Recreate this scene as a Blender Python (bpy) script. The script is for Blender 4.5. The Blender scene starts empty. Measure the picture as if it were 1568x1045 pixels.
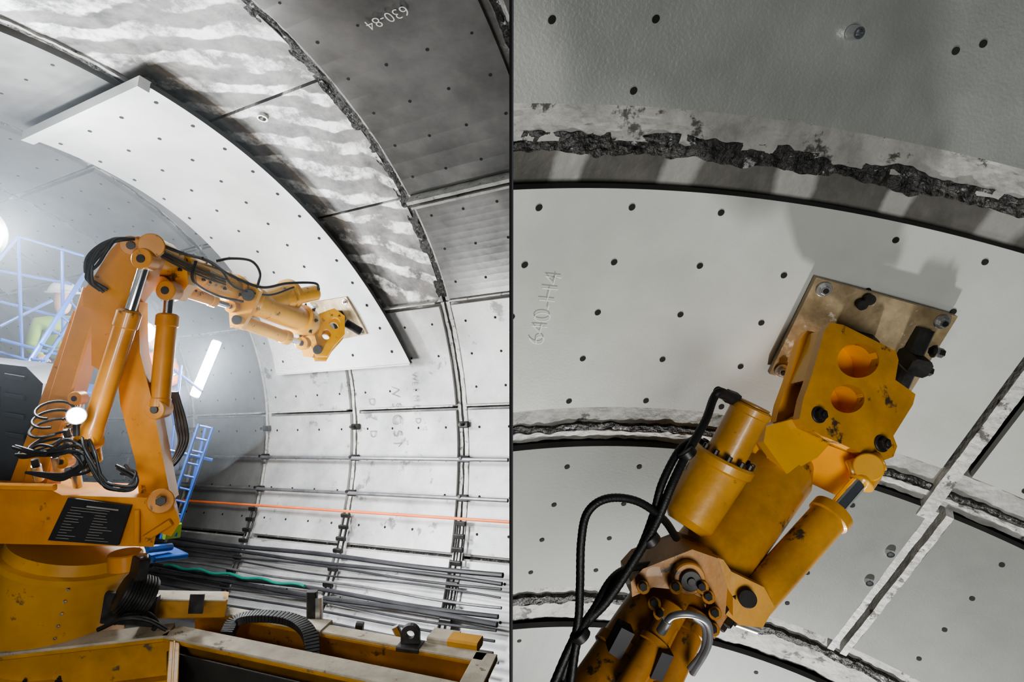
import bpy, bmesh, math, random
import numpy as np
from mathutils import Vector, Matrix, noise
from mathutils.geometry import tessellate_polygon
random.seed(7)
F=900.0; S=3.0
def V(u,v,d): return Vector(((u-784)/F*d, d, (522.5-v)/F*d))   # image pixel + assumed depth -> metres
SC=bpy.context.scene.collection
try: bpy.context.scene.view_settings.look='AgX - Medium High Contrast'
except Exception: pass
# ------------------------------------------------------------------ materials
def nodes(m):
    m.use_nodes=True; nt=m.node_tree
    return nt, nt.nodes['Principled BSDF']
def mat(name,c1,c2=None,rough=.5,metal=0.,scale=4.,bump=.0,bscale=60.,spots=None,spot_t=.62,spot_scale=9.,coat=0.,detail=8.,rvar=.15,bdist=.01):
    m=bpy.data.materials.new(name); nt,b=nodes(m); N=nt.nodes; L=nt.links
    c2=c2 or c1
    tc=N.new('ShaderNodeTexCoord')
    n1=N.new('ShaderNodeTexNoise'); n1.inputs['Scale'].default_value=scale; n1.inputs['Detail'].default_value=detail; n1.inputs['Roughness'].default_value=.65
    L.new(tc.outputs['Object'],n1.inputs['Vector'])
    r=N.new('ShaderNodeValToRGB'); r.color_ramp.elements[0].position=.32; r.color_ramp.elements[1].position=.68
    r.color_ramp.elements[0].color=(*c1,1); r.color_ramp.elements[1].color=(*c2,1)
    L.new(n1.outputs['Fac'],r.inputs['Fac']); col=r.outputs['Color']
    if spots:
        n2=N.new('ShaderNodeTexNoise'); n2.inputs['Scale'].default_value=spot_scale; n2.inputs['Detail'].default_value=10; n2.inputs['Roughness'].default_value=.7
        L.new(tc.outputs['Object'],n2.inputs['Vector'])
        r2=N.new('ShaderNodeValToRGB'); r2.color_ramp.elements[0].position=spot_t; r2.color_ramp.elements[1].position=spot_t+.05
        L.new(n2.outputs['Fac'],r2.inputs['Fac'])
        mx=N.new('ShaderNodeMixRGB'); L.new(r2.outputs['Color'],mx.inputs['Fac']); L.new(col,mx.inputs['Color1']); mx.inputs['Color2'].default_value=(*spots,1)
        col=mx.outputs['Color']
    L.new(col,b.inputs['Base Color'])
    b.inputs['Metallic'].default_value=metal
    mr=N.new('ShaderNodeMapRange'); mr.inputs['To Min'].default_value=max(.03,rough-rvar); mr.inputs['To Max'].default_value=min(1,rough+rvar)
    L.new(n1.outputs['Fac'],mr.inputs['Value']); L.new(mr.outputs['Result'],b.inputs['Roughness'])
    b.inputs['Coat Weight'].default_value=coat
    if bump:
        n3=N.new('ShaderNodeTexNoise'); n3.inputs['Scale'].default_value=bscale; n3.inputs['Detail'].default_value=4
        L.new(tc.outputs['Object'],n3.inputs['Vector'])
        bp=N.new('ShaderNodeBump'); bp.inputs['Strength'].default_value=bump; bp.inputs['Distance'].default_value=bdist
        L.new(n3.outputs['Fac'],bp.inputs['Height']); L.new(bp.outputs['Normal'],b.inputs['Normal'])
    return m
def stripe_mat(name,base1,base2,stroke,freq,thr=.35,distort=1.6,maskscale=(2.2,1.2),mask_t=.45,rough=.45,metal=0.2,nscale=3.,slant=0.,wn=2.4,soft=.3):
    """brushed cement smears running across a ring (UV = metres along, metres around)"""
    m=mat(name,base1,base2,rough=rough,metal=metal,scale=nscale,bump=.25,bscale=25)
    nt=m.node_tree;N=nt.nodes;L=nt.links;b=N['Principled BSDF']
    src=b.inputs['Base Color'].links[0].from_socket
    uv=N.new('ShaderNodeTexCoord'); sp=N.new('ShaderNodeSeparateXYZ'); L.new(uv.outputs['UV'],sp.inputs[0])
    nz=N.new('ShaderNodeTexNoise'); nz.inputs['Scale'].default_value=wn; nz.inputs['Detail'].default_value=6; L.new(uv.outputs['UV'],nz.inputs['Vector'])
    sl=N.new('ShaderNodeMath');sl.operation='MULTIPLY_ADD'; L.new(sp.outputs['X'],sl.inputs[0]); sl.inputs[1].default_value=slant; L.new(sp.outputs['Y'],sl.inputs[2])
    m1=N.new('ShaderNodeMath');m1.operation='MULTIPLY_ADD'; L.new(sl.outputs[0],m1.inputs[0]); m1.inputs[1].default_value=freq*6.283
    m2=N.new('ShaderNodeMath');m2.operation='MULTIPLY'; L.new(nz.outputs['Fac'],m2.inputs[0]); m2.inputs[1].default_value=distort*6.283
    L.new(m2.outputs[0],m1.inputs[2])
    sn=N.new('ShaderNodeMath');sn.operation='SINE'; L.new(m1.outputs[0],sn.inputs[0])
    rr=N.new('ShaderNodeMapRange'); rr.inputs['From Min'].default_value=thr; rr.inputs['From Max'].default_value=thr+soft; L.new(sn.outputs[0],rr.inputs['Value'])
    mp=N.new('ShaderNodeMapping'); mp.inputs['Scale'].default_value=(maskscale[0],maskscale[1],1); L.new(uv.outputs['UV'],mp.inputs['Vector'])
    n2=N.new('ShaderNodeTexNoise'); n2.inputs['Scale'].default_value=1.6;n2.inputs['Detail'].default_value=10;n2.inputs['Roughness'].default_value=.7; L.new(mp.outputs[0],n2.inputs['Vector'])
    r2=N.new('ShaderNodeMapRange'); r2.inputs['From Min'].default_value=mask_t; r2.inputs['From Max'].default_value=mask_t+.14; L.new(n2.outputs['Fac'],r2.inputs['Value'])
    mm=N.new('ShaderNodeMath');mm.operation='MULTIPLY';L.new(rr.outputs[0],mm.inputs[0]);L.new(r2.outputs[0],mm.inputs[1])
    mx=N.new('ShaderNodeMixRGB');L.new(mm.outputs[0],mx.inputs['Fac']);L.new(src,mx.inputs['Color1']);mx.inputs['Color2'].default_value=(*stroke,1)
    L.new(mx.outputs['Color'],b.inputs['Base Color'])
    return m
def emis(name,c,s):
    m=bpy.data.materials.new(name); nt,b=nodes(m); b.inputs['Emission Color'].default_value=(*c,1); b.inputs['Emission Strength'].default_value=s; b.inputs['Base Color'].default_value=(*c,1); return m

M={}
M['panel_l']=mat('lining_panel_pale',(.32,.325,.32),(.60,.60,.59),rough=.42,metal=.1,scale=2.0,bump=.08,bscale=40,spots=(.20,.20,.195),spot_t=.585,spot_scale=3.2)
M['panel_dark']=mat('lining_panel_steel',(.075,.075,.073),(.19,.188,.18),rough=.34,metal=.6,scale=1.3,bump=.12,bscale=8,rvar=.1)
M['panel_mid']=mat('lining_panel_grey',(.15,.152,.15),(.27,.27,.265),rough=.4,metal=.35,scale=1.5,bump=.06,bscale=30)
M['base_l']=mat('ring_concrete',(.20,.197,.19),(.38,.375,.36),rough=.7,scale=5,bump=.4,bscale=25,spots=(.62,.62,.60),spot_t=.6,spot_scale=5)
M['smear_l']=stripe_mat('ring_cement_smears',(.10,.10,.098),(.32,.31,.295),(.86,.86,.84),3.5,thr=-.05,distort=1.5,maskscale=(2.4,2.4),mask_t=.43,slant=-.45,wn=1.9,soft=.4,nscale=5)
M['held']=mat('held_segment_face',(.50,.51,.50),(.64,.645,.63),rough=.4,metal=.05,scale=1.6,bump=.04,bscale=60)
M['edge']=mat('segment_edge_rubber',(.03,.03,.03),(.06,.06,.058),rough=.7)  # near-black colour for segment edges and joint gaps
M['hole']=mat('bolt_hole_dark',(.006,.006,.006),(.02,.02,.018),rough=.9)
M['joint']=mat('joint_rubble',(.008,.008,.008),(.085,.083,.078),rough=.5,metal=.3,scale=26,bump=1.,bscale=45,spots=(.38,.38,.38),spot_t=.60,spot_scale=16,bdist=.02)
M['grout']=mat('joint_grout_light',(.22,.22,.208),(.42,.415,.39),rough=.65,scale=7,bump=.7,bscale=30,spots=(.07,.066,.058),spot_t=.58,spot_scale=10)
M['grout_w']=mat('joint_sealant_white',(.40,.40,.38),(.62,.615,.59),rough=.6,scale=9,bump=.7,bscale=40,spots=(.12,.11,.10),spot_t=.58,spot_scale=14)
M['orange']=mat('crane_paint_orange',(.42,.165,.022),(.58,.245,.032),rough=.34,scale=3,coat=.25,spots=(.12,.06,.02),spot_t=.62,spot_scale=7)
M['yellow']=mat('arm_paint_yellow',(.60,.29,.022),(.74,.39,.035),rough=.32,scale=4,coat=.3,spots=(.12,.065,.02),spot_t=.60,spot_scale=9)
M['turret']=mat('turret_paint',(.38,.185,.02),(.52,.265,.03),rough=.42,scale=2.5,coat=.15,bump=.05,bscale=30,spots=(.16,.08,.025),spot_t=.62,spot_scale=5)
M['bright']=mat('arm_paint_inner',(.85,.36,.02),(.95,.45,.03),rough=.4,scale=5)  # arm paint brightened so the inside of the cheek holes looks lit
M['yellow_dirty']=mat('arm_paint_worn',(.36,.18,.03),(.66,.325,.038),rough=.38,scale=5,coat=.2,bump=.1,bscale=40,spots=(.07,.045,.025),spot_t=.595,spot_scale=9)
M['brown']=mat('arm_paint_grimy',(.26,.12,.022),(.50,.22,.034),rough=.42,scale=6,coat=.15,bump=.1,bscale=40,spots=(.06,.04,.025),spot_t=.585,spot_scale=11)
M['beam']=mat('platform_paint_yellow',(.30,.145,.012),(.50,.245,.018),rough=.5,scale=4,spots=(.10,.07,.035),spot_t=.58,spot_scale=6)
M['dusty']=mat('dusty_steel_flange',(.26,.225,.17),(.46,.41,.32),rough=.8,scale=5,bump=.3,bscale=30,spots=(.13,.11,.08),spot_t=.6)
M['black']=mat('black_rubber',(.006,.006,.006),(.014,.014,.014),rough=.5,bump=.15,bscale=200)
M['dsteel']=mat('dark_steel',(.02,.02,.02),(.06,.058,.055),rough=.45,metal=.5,scale=12)
M['steel']=mat('bare_steel',(.45,.45,.44),(.65,.64,.62),rough=.3,metal=.95,scale=8)
M['chrome']=mat('chromed_rod',(.75,.76,.78),(.85,.86,.88),rough=.14,metal=1.,scale=8,rvar=.05)
M['plate']=mat('worn_mount_plate',(.24,.18,.10),(.44,.35,.22),rough=.42,metal=.4,scale=9,bump=.2,bscale=30,spots=(.62,.58,.48),spot_t=.59,spot_scale=12)
M['pipe']=mat('galvanised_pipe',(.14,.14,.15),(.28,.28,.29),rough=.4,metal=.5,scale=6)
M['cable']=mat('cable_black',(.02,.02,.023),(.05,.05,.055),rough=.5)
M['orange_line']=mat('orange_cable',(.75,.16,.05),(.85,.22,.07),rough=.5)
M['green']=mat('green_hose',(.02,.18,.13),(.03,.25,.19),rough=.5)
M['blue']=mat('scaffold_blue',(.006,.05,.26),(.012,.09,.36),rough=.4,scale=5)
M['chalk']=mat('chalk_mark',(.62,.62,.60),(.75,.75,.73),rough=.9)
M['ink']=mat('faded_stencil',(.17,.155,.14),(.28,.26,.24),rough=.8)
M['placard']=mat('placard_black',(.008,.008,.010),(.014,.014,.016),rough=.5)
M['divider']=mat('divider_black',(.002,.002,.002),(.003,.003,.003),rough=.95)
M['cabinet']=mat('control_cabinet_grey',(.02,.023,.028),(.04,.044,.052),rough=.5)
M['pan']=mat('platform_shadow_pan',(.012,.011,.010),(.03,.027,.022),rough=.8)  # near-black colour painted as shade in and under the platform
M['hivis']=mat('hivis_green',(.16,.30,.03),(.22,.36,.05),rough=.7)
M['hivis_o']=mat('hivis_orange',(.7,.13,.02),(.8,.17,.03),rough=.7)
M['cloth']=mat('work_trousers',(.03,.04,.08),(.05,.06,.1),rough=.8)
M['skin']=mat('skin',(.45,.26,.18),(.5,.3,.2),rough=.5)
M['white']=mat('helmet_white',(.5,.5,.5),(.55,.55,.55),rough=.4)
M['lamp']=emis('lamp_led_white',(.93,.97,1.),220)

# ------------------------------------------------------------------ mesh helpers
def empty(name):
    e=bpy.data.objects.new(name,None); e.empty_display_size=.1; SC.objects.link(e); return e
def finish(bm,name,m,parent=None,smooth=False):
    me=bpy.data.meshes.new(name); bm.normal_update(); bm.to_mesh(me); bm.free()
    o=bpy.data.objects.new(name,me); SC.objects.link(o)
    for x in (m if isinstance(m,(list,tuple)) else [m]): me.materials.append(x)
    if smooth:
        me.polygons.foreach_set('use_smooth',[True]*len(me.polygons)); 
        try:
            me.set_sharp_from_angle(angle=math.radians(35))
        except Exception: pass
    if parent: o.parent=parent
    return o
def frame(ax,hint=None):
    a=ax.normalized(); h=hint or (Vector((0,0,1)) if abs(a.z)<.9 else Vector((1,0,0)))
    x=(h-a*h.dot(a)).normalized(); y=a.cross(x); return x,y,a
def tube(bm,p0,p1,r0,r1=None,n=28,ch=None,hint=None,prof=None):
    """turned part between two points; prof = [(t,r)...]"""
    if r1 is None:r1=r0
    x,y,a=frame(p1-p0,hint); L=(p1-p0).length
    if prof is None:
        c=min(r0,r1)*.08 if ch is None else ch
        c=min(c,L*.3)
        prof=[(0,r0-c),(c/L,r0),(1-c/L,r1),(1,r1-c)]
    rings=[]
    for t,r in prof:
        c=p0.lerp(p1,t)
        rings.append([bm.verts.new(c+(x*math.cos(2*math.pi*i/n)+y*math.sin(2*math.pi*i/n))*r) for i in range(n)])
    for A,B in zip(rings,rings[1:]):
        for i in range(n): bm.faces.new((A[i],A[(i+1)%n],B[(i+1)%n],B[i]))
    bm.faces.new(rings[0][::-1]); bm.faces.new(rings[-1])
def beam(bm,p0,p1,w,h,hint=None,taper=1.,ch=.012):
    """w = horizontal width, h = size along the hint (up) direction"""
    x,y,a=frame(p1-p0,hint)
    def ring(c,k):
        W=w*k/2;H=h*k/2;q=min(ch,W*.4,H*.4)
        pts=[(-W+q,-H),(W-q,-H),(W,-H+q),(W,H-q),(W-q,H),(-W+q,H),(-W,H-q),(-W,-H+q)]
        return [bm.verts.new(c+y*i+x*j) for i,j in pts]
    A=ring(p0,1);B=ring(p1,taper);n=8
    for i in range(n): bm.faces.new((A[i],A[(i+1)%n],B[(i+1)%n],B[i]))
    bm.faces.new(A[::-1]);bm.faces.new(B)
def prism(bm,loops,off):
    flat=[p for l in loops for p in l]
    tris=tessellate_polygon(loops)
    f=[bm.verts.new(p) for p in flat]; b=[bm.verts.new(p+off) for p in flat]
    for t in tris:
        try: bm.faces.new([f[i] for i in t]); bm.faces.new([b[i] for i in t[::-1]])
        except Exception: pass
    k=0
    for l in loops:
        n=len(l)
        for i in range(n):
            a,c=k+i,k+(i+1)%n
            bm.faces.new((f[a],f[c],b[c],b[a]))
        k+=n
def catmull(pts,n=10):
    P=[pts[0]*2-pts[1]]+list(pts)+[pts[-1]*2-pts[-2]]; out=[]
    for i in range(1,len(P)-2):
        a,b,c,d=P[i-1:i+3]
        for k in range(n):
            t=k/n; out.append(.5*((2*b)+(c-a)*t+(2*a-5*b+4*c-d)*t*t+(3*b-a-3*c+d)*t**3))
    out.append(pts[-1]); return out
def hose(bm,pts,r,n=10,sub=10,ribs=0.):
    P=catmull(pts,sub) if len(pts)>2 else list(pts)
    last=None
    x=None
    for i,p in enumerate(P):
        t=(P[min(i+1,len(P)-1)]-P[max(i-1,0)]).normalized()
        if x is None: x,_,_=frame(t)
        x=(x-t*x.dot(t)).normalized(); y=t.cross(x)
        rr=r*(1+(ribs if i%2 else 0))
        ring=[bm.verts.new(p+(x*math.cos(2*math.pi*k/n)+y*math.sin(2*math.pi*k/n))*rr) for k in range(n)]
        if last:
            for k in range(n): bm.faces.new((last[k],last[(k+1)%n],ring[(k+1)%n],ring[k]))
        else: bm.faces.new(ring[::-1])
        last=ring
    bm.faces.new(last)
def bolt(bm,p,nrm,r=.014,h=.016):
    tube(bm,p,p+nrm.normalized()*h*.35,r*1.5,n=16)
    tube(bm,p+nrm.normalized()*h*.35,p+nrm.normalized()*h,r,n=6)
    tube(bm,p+nrm.normalized()*h,p+nrm.normalized()*h*1.5,r*.55,n=10)
def B(): return bmesh.new()

# ------------------------------------------------------------------ tunnels
class Tun:
    def __init__(s,az,el,p,q,b,rho,k1,k2):
        a=Vector((math.cos(el)*math.sin(az),math.cos(el)*math.cos(az),math.sin(el)))
        e1=a.cross(Vector((0,0,1))).normalized(); e2=e1.cross(a)
        s.a=a; s.E1=e1*math.cos(rho)+e2*math.sin(rho); s.E2=e2*math.cos(rho)-e1*math.sin(rho)
        s.p,s.b,s.q2,s.k1,s.k2=p,b,q/b,k1,k2
    def P(s,z,ph,r=1.):
        X=r*math.cos(ph);Y=r*math.sin(ph)
        return (s.a*(z-s.k1*X-s.k2*Y)+s.E1*(X+s.p)+s.E2*(s.b*(Y+s.q2)))*S
    def hit(s,u,v,r=1.):
        D=V(u,v,1.); dx=D.dot(s.E1);dy=D.dot(s.E2)/s.b
        A=dx*dx+dy*dy;Bq=-(dx*s.p+dy*s.q2);C=s.p**2+s.q2**2-r*r
        t=(-Bq+math.sqrt(max(Bq*Bq-A*C,1e-9)))/A
        X=t*dx-s.p;Y=t*dy-s.q2
        return t*D.dot(s.a)+s.k1*X+s.k2*Y, math.atan2(Y,X), t*S
    def fr(s,z,ph,r=1.):
        p=s.P(z,ph,r); tz=(s.P(z+.01,ph,r)-p).normalized(); tp=(s.P(z,ph+.01,r)-p).normalized()
        n=tz.cross(tp).normalized()
        if n.dot(s.P(z,ph,r-.05)-p)<0:n=-n
        return p,tz,tp,n
TL=Tun(-1.0986,-.0812,.3668,.5324,1.2434,-1.3172,-.0232,-.2357)
TR=Tun(-.4429,-1.0352,.4549,-.2461,.931,-.5918,-.0306,.3755)
def clip(bm,side):
    g=bm.verts[:]+bm.edges[:]+bm.faces[:]
    bmesh.ops.bisect_plane(bm,geom=g,plane_co=(side*.004,0,0),plane_no=(-side,0,0),clear_outer=True,dist=1e-5)
def slab(bm,T,z0,z1,p0,p1,rin,rout,nz=4,npn=24,mi=0,me=None,jit=0.,zj=None):
    uvl=bm.loops.layers.uv.verify()
    f0=z0 if callable(z0) else (lambda p:z0); f1=z1 if callable(z1) else (lambda p:z1)
    G=[];H=[];UV={}
    zj=jit if zj is None else zj
    for j in range(npn+1):
        ph=p0+(p1-p0)*j/npn; ra=[];rb=[]
        for i in range(nz+1):
            t=i/nz; z=f0(ph)*(1-t)+f1(ph)*t
            ri=rin
            if jit:
                q=Vector((z*S*14,ph*S*9,1.7)); q2=Vector((z*S*50,ph*S*30,5.))
                ri+=(noise.noise(q)*1.5+noise.noise(q2)*.7)*jit
                z+=(noise.noise(Vector((ph*S*7,i*.6,9.)))*1.6+noise.noise(Vector((ph*S*26,i*.9,3.)))*.8)*zj
            a=bm.verts.new(T.P(z,ph,ri)); b=bm.verts.new(T.P(z,ph,rout)); UV[a]=UV[b]=(z*S,ph*S); ra.append(a);rb.append(b)
        G.append(ra);H.append(rb)
    def face(vs,m):
        f=bm.faces.new(vs); f.material_index=m
        for l in f.loops: l[uvl].uv=UV[l.vert]
    me=mi if me is None else me
    for j in range(npn):
        for i in range(nz):
            face((G[j][i],G[j][i+1],G[j+1][i+1],G[j+1][i]),mi)
        face((G[j][0],G[j+1][0],H[j+1][0],H[j][0]),me); face((G[j][nz],H[j][nz],H[j+1][nz],G[j+1][nz]),me)
    for i in range(nz):
        face((G[0][i],H[0][i],H[0][i+1],G[0][i+1]),me); face((G[npn][i],G[npn][i+1],H[npn][i+1],H[npn][i]),me)
def dot(bm,T,z,ph,r,rad):
    p,tz,tp,n=T.fr(z,ph,r); p=p+n*.002
    bm.faces.new([bm.verts.new(p+(tz*math.cos(k*math.pi/7)+tp*math.sin(k*math.pi/7))*rad) for k in range(14)])
def surf_text(T,body,z,ph,size,rot,r,m,name,parent,off=-.004):
    cu=bpy.data.curves.new(name,'FONT');cu.body=body;cu.size=1;cu.align_x='CENTER';cu.align_y='CENTER';cu.offset=off*3
    o=bpy.data.objects.new(name,cu);SC.objects.link(o)
    dg=bpy.context.evaluated_depsgraph_get(); me=bpy.data.meshes.new_from_object(o.evaluated_get(dg)); bpy.data.objects.remove(o)
    p,tz,tp,n=T.fr(z,ph,r)
    x=tz*math.cos(rot)+tp*math.sin(rot); y=n.cross(x)
    for v in me.vertices: v.co=p+(x*v.co.x+y*v.co.y)*size+n*.006
    me.materials.clear(); me.materials.append(m)
    ob=bpy.data.objects.new(name,me);SC.objects.link(ob);ob.parent=parent

# ---- LEFT tunnel lining
s0,w=.9286,.5098
lining=empty('tunnel_lining')
RB=1.012
PH=[-.6,.1,.42,.84,1.3296,1.7196,2.1132,2.52,3.0,3.6,4.4,5.2,5.683]
PHZ=[-.6,.1,.42,.84,1.3296,1.7196,2.1132,3.0,3.6,4.4,5.2,5.683]
bm=B(); slab(bm,TL,-.3,5.4,-.6,5.683,RB+.02,RB+.04,nz=30,npn=140); clip(bm,-1); finish(bm,'wall_backing',M['joint'],lining)
bmB=B();bmS=B();bmP=B();bmD=B();bmM=B();bmH=B();bmJ=B();bmG=B();bmW=B();bmT=B()
for k in range(-2,9):
    za=s0+(k-1)*w; zb=s0+k*w
    PL=PHZ if k<=0 else PH
    for i in range(len(PL)-1):
        a,b=PL[i],PL[i+1]
        smear = k==1 and a>=1.71
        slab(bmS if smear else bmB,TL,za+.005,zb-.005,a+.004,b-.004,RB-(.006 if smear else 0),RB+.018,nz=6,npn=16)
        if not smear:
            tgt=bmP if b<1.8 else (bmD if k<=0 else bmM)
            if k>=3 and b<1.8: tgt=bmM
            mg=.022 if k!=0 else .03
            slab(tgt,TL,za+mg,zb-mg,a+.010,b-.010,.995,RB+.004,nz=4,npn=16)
            nn=max(2,int((b-a)/.1)); nzz=4
            if -.2<a<3.3:
              for jj in range(nn):
                for ii in range(nzz):
                    if k==1 and random.random()<.25: continue
                    z=za+mg+(zb-za-2*mg)*(.1+.8*ii/(nzz-1)); ph=a+.012+(b-a-.024)*(jj+.5)/nn
                    dot(bmH,TL,z,ph,.995,.0145 if TL.P(z,ph).y>4 else .011)
    # dark packed joint on the crown, slim pale pointing on the side wall
    jw=.019 if k in (0,) else .011
    slab(bmJ,TL,zb-jw,zb+jw,1.74,3.6,RB-.006,RB+.018,nz=5,npn=420,jit=.005,zj=.004)
    if k!=0: slab(bmG,TL,zb-jw-.009,zb-jw,1.74,3.6,RB-.012,RB+.01,nz=2,npn=300,jit=.002)
    slab(bmG,TL,zb-jw-.010,zb-jw-.002,1.74,3.6,RB-.012,RB+.01,nz=2,npn=300,jit=.002)
    slab(bmW,TL,zb-.020,zb-.005,.0,1.72,RB-.006,RB+.018,nz=2,npn=240,jit=.002)
    slab(bmW,TL,zb+.005,zb+.018,.0,1.72,RB-.004,RB+.018,nz=2,npn=240,jit=.002)
    slab(bmT,TL,zb-.004,zb+.004,.0,1.72,RB+.002,RB+.018,nz=1,npn=200,jit=.002)
slab(bmG,TL,.45,.90,2.105,2.116,.962,RB,nz=30,npn=1,jit=.001)
slab(bmT,TL,.45,.90,2.092,2.104,.99,RB,nz=12,npn=1)
slab(bmG,TL,.45,.90,2.082,2.090,.972,RB,nz=30,npn=1,jit=.001)
for ph in (1.7196,1.3296):
    for k in range(-1,6):
        za=s0+(k-1)*w; slab(bmW,TL,za+.03,za+w-.03,ph+.006,ph+.011,.985,RB,nz=30,npn=1,jit=.001)
for bmx,nm,mm in ((bmB,'ring_segments',M['base_l']),(bmS,'ring_segments_smeared',M['smear_l']),(bmP,'panels_pale',M['panel_l']),(bmD,'panels_steel',M['panel_dark']),(bmM,'panels_grey',M['panel_mid']),(bmH,'bolt_holes',M['hole']),(bmJ,'joint_rubble',M['joint']),(bmG,'joint_ledges',M['grout']),(bmW,'joint_sealant',M['grout_w']),(bmT,'joint_gaps',M['edge'])):
    clip(bmx,-1); finish(bmx,nm,mm,lining)
bm=B()
for u,v in ((402,180),(573,93),(718,178),(625,638)):
    z,ph,t=TL.hit(u,v,1.); p,tz,tp,n=TL.fr(z,ph,1.0)
    tube(bm,p-n*.03,p+n*.012,.05,n=20,prof=[(0,.045),(1,.045),(1,.032),(.3,.03)])
finish(bm,'grout_sockets',M['steel'],lining)
z,ph,t=TL.hit(592,26,.99); surf_text(TL,'630-84',z,ph,.12,0,.99,M['chalk'],'chalk_number',lining)
z,ph,t=TL.hit(607,640,.99); surf_text(TL,'W S G S M',z,ph,.18,-math.pi/2,.99,M['ink'],'stencil_letters',lining)
z,ph,t=TL.hit(637,610,.99); surf_text(TL,'WE E M I C D',z,ph,.10,-math.pi/2,.99,M['ink'],'stencil_line',lining)
z,ph,t=TL.hit(570,640,.99); surf_text(TL,'D   7   D',z,ph,.13,-math.pi/2,.99,M['ink'],'stencil_marks',lining)

# ---- LEFT services on the wall
def along(bm,ph,z0,z1,r,rad,n=8,sag=0,steps=40):
    pts=[]
    for i in range(steps+1):
        t=i/steps; z=z0+(z1-z0)*t; q=ph+sag*math.sin(t*math.pi*9)
        p=TL.P(z,q,rad)
        if p.x<-.02: pts.append(p)
    if len(pts)>2: hose(bm,pts,r,n=n,sub=1)
pp=empty('wall_pipe_run'); bm=B()
for ph in (1.1504,1.0203): along(bm,ph,.3,4.6,.021,.965)
finish(bm,'pipes',M['pipe'],pp,True)
bm=B()
for ph,r,sg in ((.800,.026,.003),(.778,.020,-.003),(.762,.013,.004),(.742,.010,-.005),(.69,.022,.004),(.672,.026,-.003),(.655,.012,.005),(.63,.013,.002),(.60,.018,.003),(.56,.014,-.003)):
    along(bm,ph,.3,4.6,r,.962,sag=sg,steps=60)
cb=empty('wall_cable_bundle'); finish(bm,'cables',M['cable'],cb,True)
bm=B(); along(bm,.715,.3,3.9,.014,.955,sag=.004,steps=60); along(bm,.585,.3,3.0,.012,.955,sag=.004,steps=60); finish(bm,'cable_grey',M['pipe'],cb,True)
bm=B(); along(bm,.695,1.5,2.3,.016,.94,sag=.004,steps=30); finish(bm,'hose_green',M['green'],cb,True)
bm=B(); along(bm,.955,.3,2.7,.015,.965,steps=40); finish(bm,'orange_cable',M['orange_line'],cb,True)
bm=B(); 
for k in range(-1,5):
    zj_=s0+k*w-.016
    for pa,pb in ((.66,.76),(.82,.94),(.50,.60)):
        nR=max(2,int((pb-pa)/.035))
        for dz in (-.014,.010):
            pts=[TL.P(zj_+dz,pa+(pb-pa)*i/8,.975) for i in range(9)]
            if max(p.x for p in pts)<-.03: hose(bm,pts,.010,n=6,sub=1)
        for i in range(nR+1):
            q=pa+(pb-pa)*i/nR; a,b=TL.P(zj_-.024,q,.966),TL.P(zj_+.016,q,.966)
            if max(a.x,b.x)<-.03: beam(bm,a,b,.035,.045)
    for q in (1.1504,1.0203,1.27):
        p,tz,tp,n=TL.fr(zj_,q,.985)
        if p.x<-.05:
            beam(bm,p-tz*.05,p+tz*.05,.05,.07); tube(bm,p,p+n*.10,.018,n=10)
finish(bm,'cable_brackets',M['dsteel'],cb)

# ---- LEFT held segment
hs=empty('lining_segment_panel')
rp=[(1.515,1.105),(1.952,1.207),(2.42,1.3206),(2.727,1.306)]; lp=[(1.515,1.80),(2.0,1.80),(2.404,1.81),(2.727,1.868)]
def quad(tab):
    c=np.polyfit([a for a,_ in tab],[b for _,b in tab],2); return lambda ph:float(np.polyval(c,ph))
fr_,fl_=quad(rp),quad(lp)
bm=B(); slab(bm,TL,fr_,fl_,1.515,2.722,.95,.964,nz=10,npn=70,mi=0,me=1); finish(bm,'segment_shell',[M['held'],M['edge']],hs)
bm=B(); slab(bm,TL,fr_,fl_,2.700,2.728,.936,.966,nz=10,npn=1); slab(bm,TL,fr_,fl_,1.512,1.517,.944,.965,nz=10,npn=1); finish(bm,'segment_end_face',M['held'],hs)
bm=B()
for j in range(12):
    ph=1.57+j*(2.66-1.57)/11
    for i in range(4):
        t=.08+.84*i/3; dot(bm,TL,fr_(ph)*(1-t)+fl_(ph)*t,ph,.9495,.018)
finish(bm,'bolt_holes',M['hole'],hs)

# ------------------------------------------------------------------ erector crane (left)
cr=empty('segment_erector_crane')
bo=B();by=B();bk=B();bs=B();bd=B();bc=B();bh=B();btu=B()
up=Vector((0,0,1))
# slewing turret
a0,a1=V(118,828,4.05),V(72,1000,4.05)
tube(btu,a1,a0,.42,.40,n=64,prof=[(0,.47),(.08,.47),(.09,.42),(.84,.40),(.85,.43),(.9,.43),(.91,.39),(1,.38)])
x,y,a=frame(a0-a1)
for k in range(16):
    an=k*2*math.pi/16; bolt(bd,a1.lerp(a0,.08)+(x*math.cos(an)+y*math.sin(an))*.445,a,.014,.024)
for k in range(5):
    p=a1.lerp(a0,.35+.1*k)+Vector((.25,-.34,0)); tube(bs,p,p+Vector((0,-.012,0)),.008,n=8)
# slew table box
tb=lambda pts,d,off:prism(bo,[[V(u,v,d) for u,v in pts]],off)
tb([(-60,744),(75,749),(95,759),(262,764),(276,800),(262,822),(240,815),(235,838),(-60,832)],3.62,Vector((-.36,.60,-.06)))
tube(bo,V(246,768,3.55),V(246,768,3.75),.075,n=28); tube(bd,V(246,768,3.50),V(246,768,3.56),.03,n=6)
beam(bo,V(-60,744,3.58),V(84,747,3.58),.04,.04,hint=up)
beam(bo,V(210,782,3.60),V(210,832,3.60),.02,.03); beam(bo,V(262,800,3.60),V(222,826,3.60),.02,.04)
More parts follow.
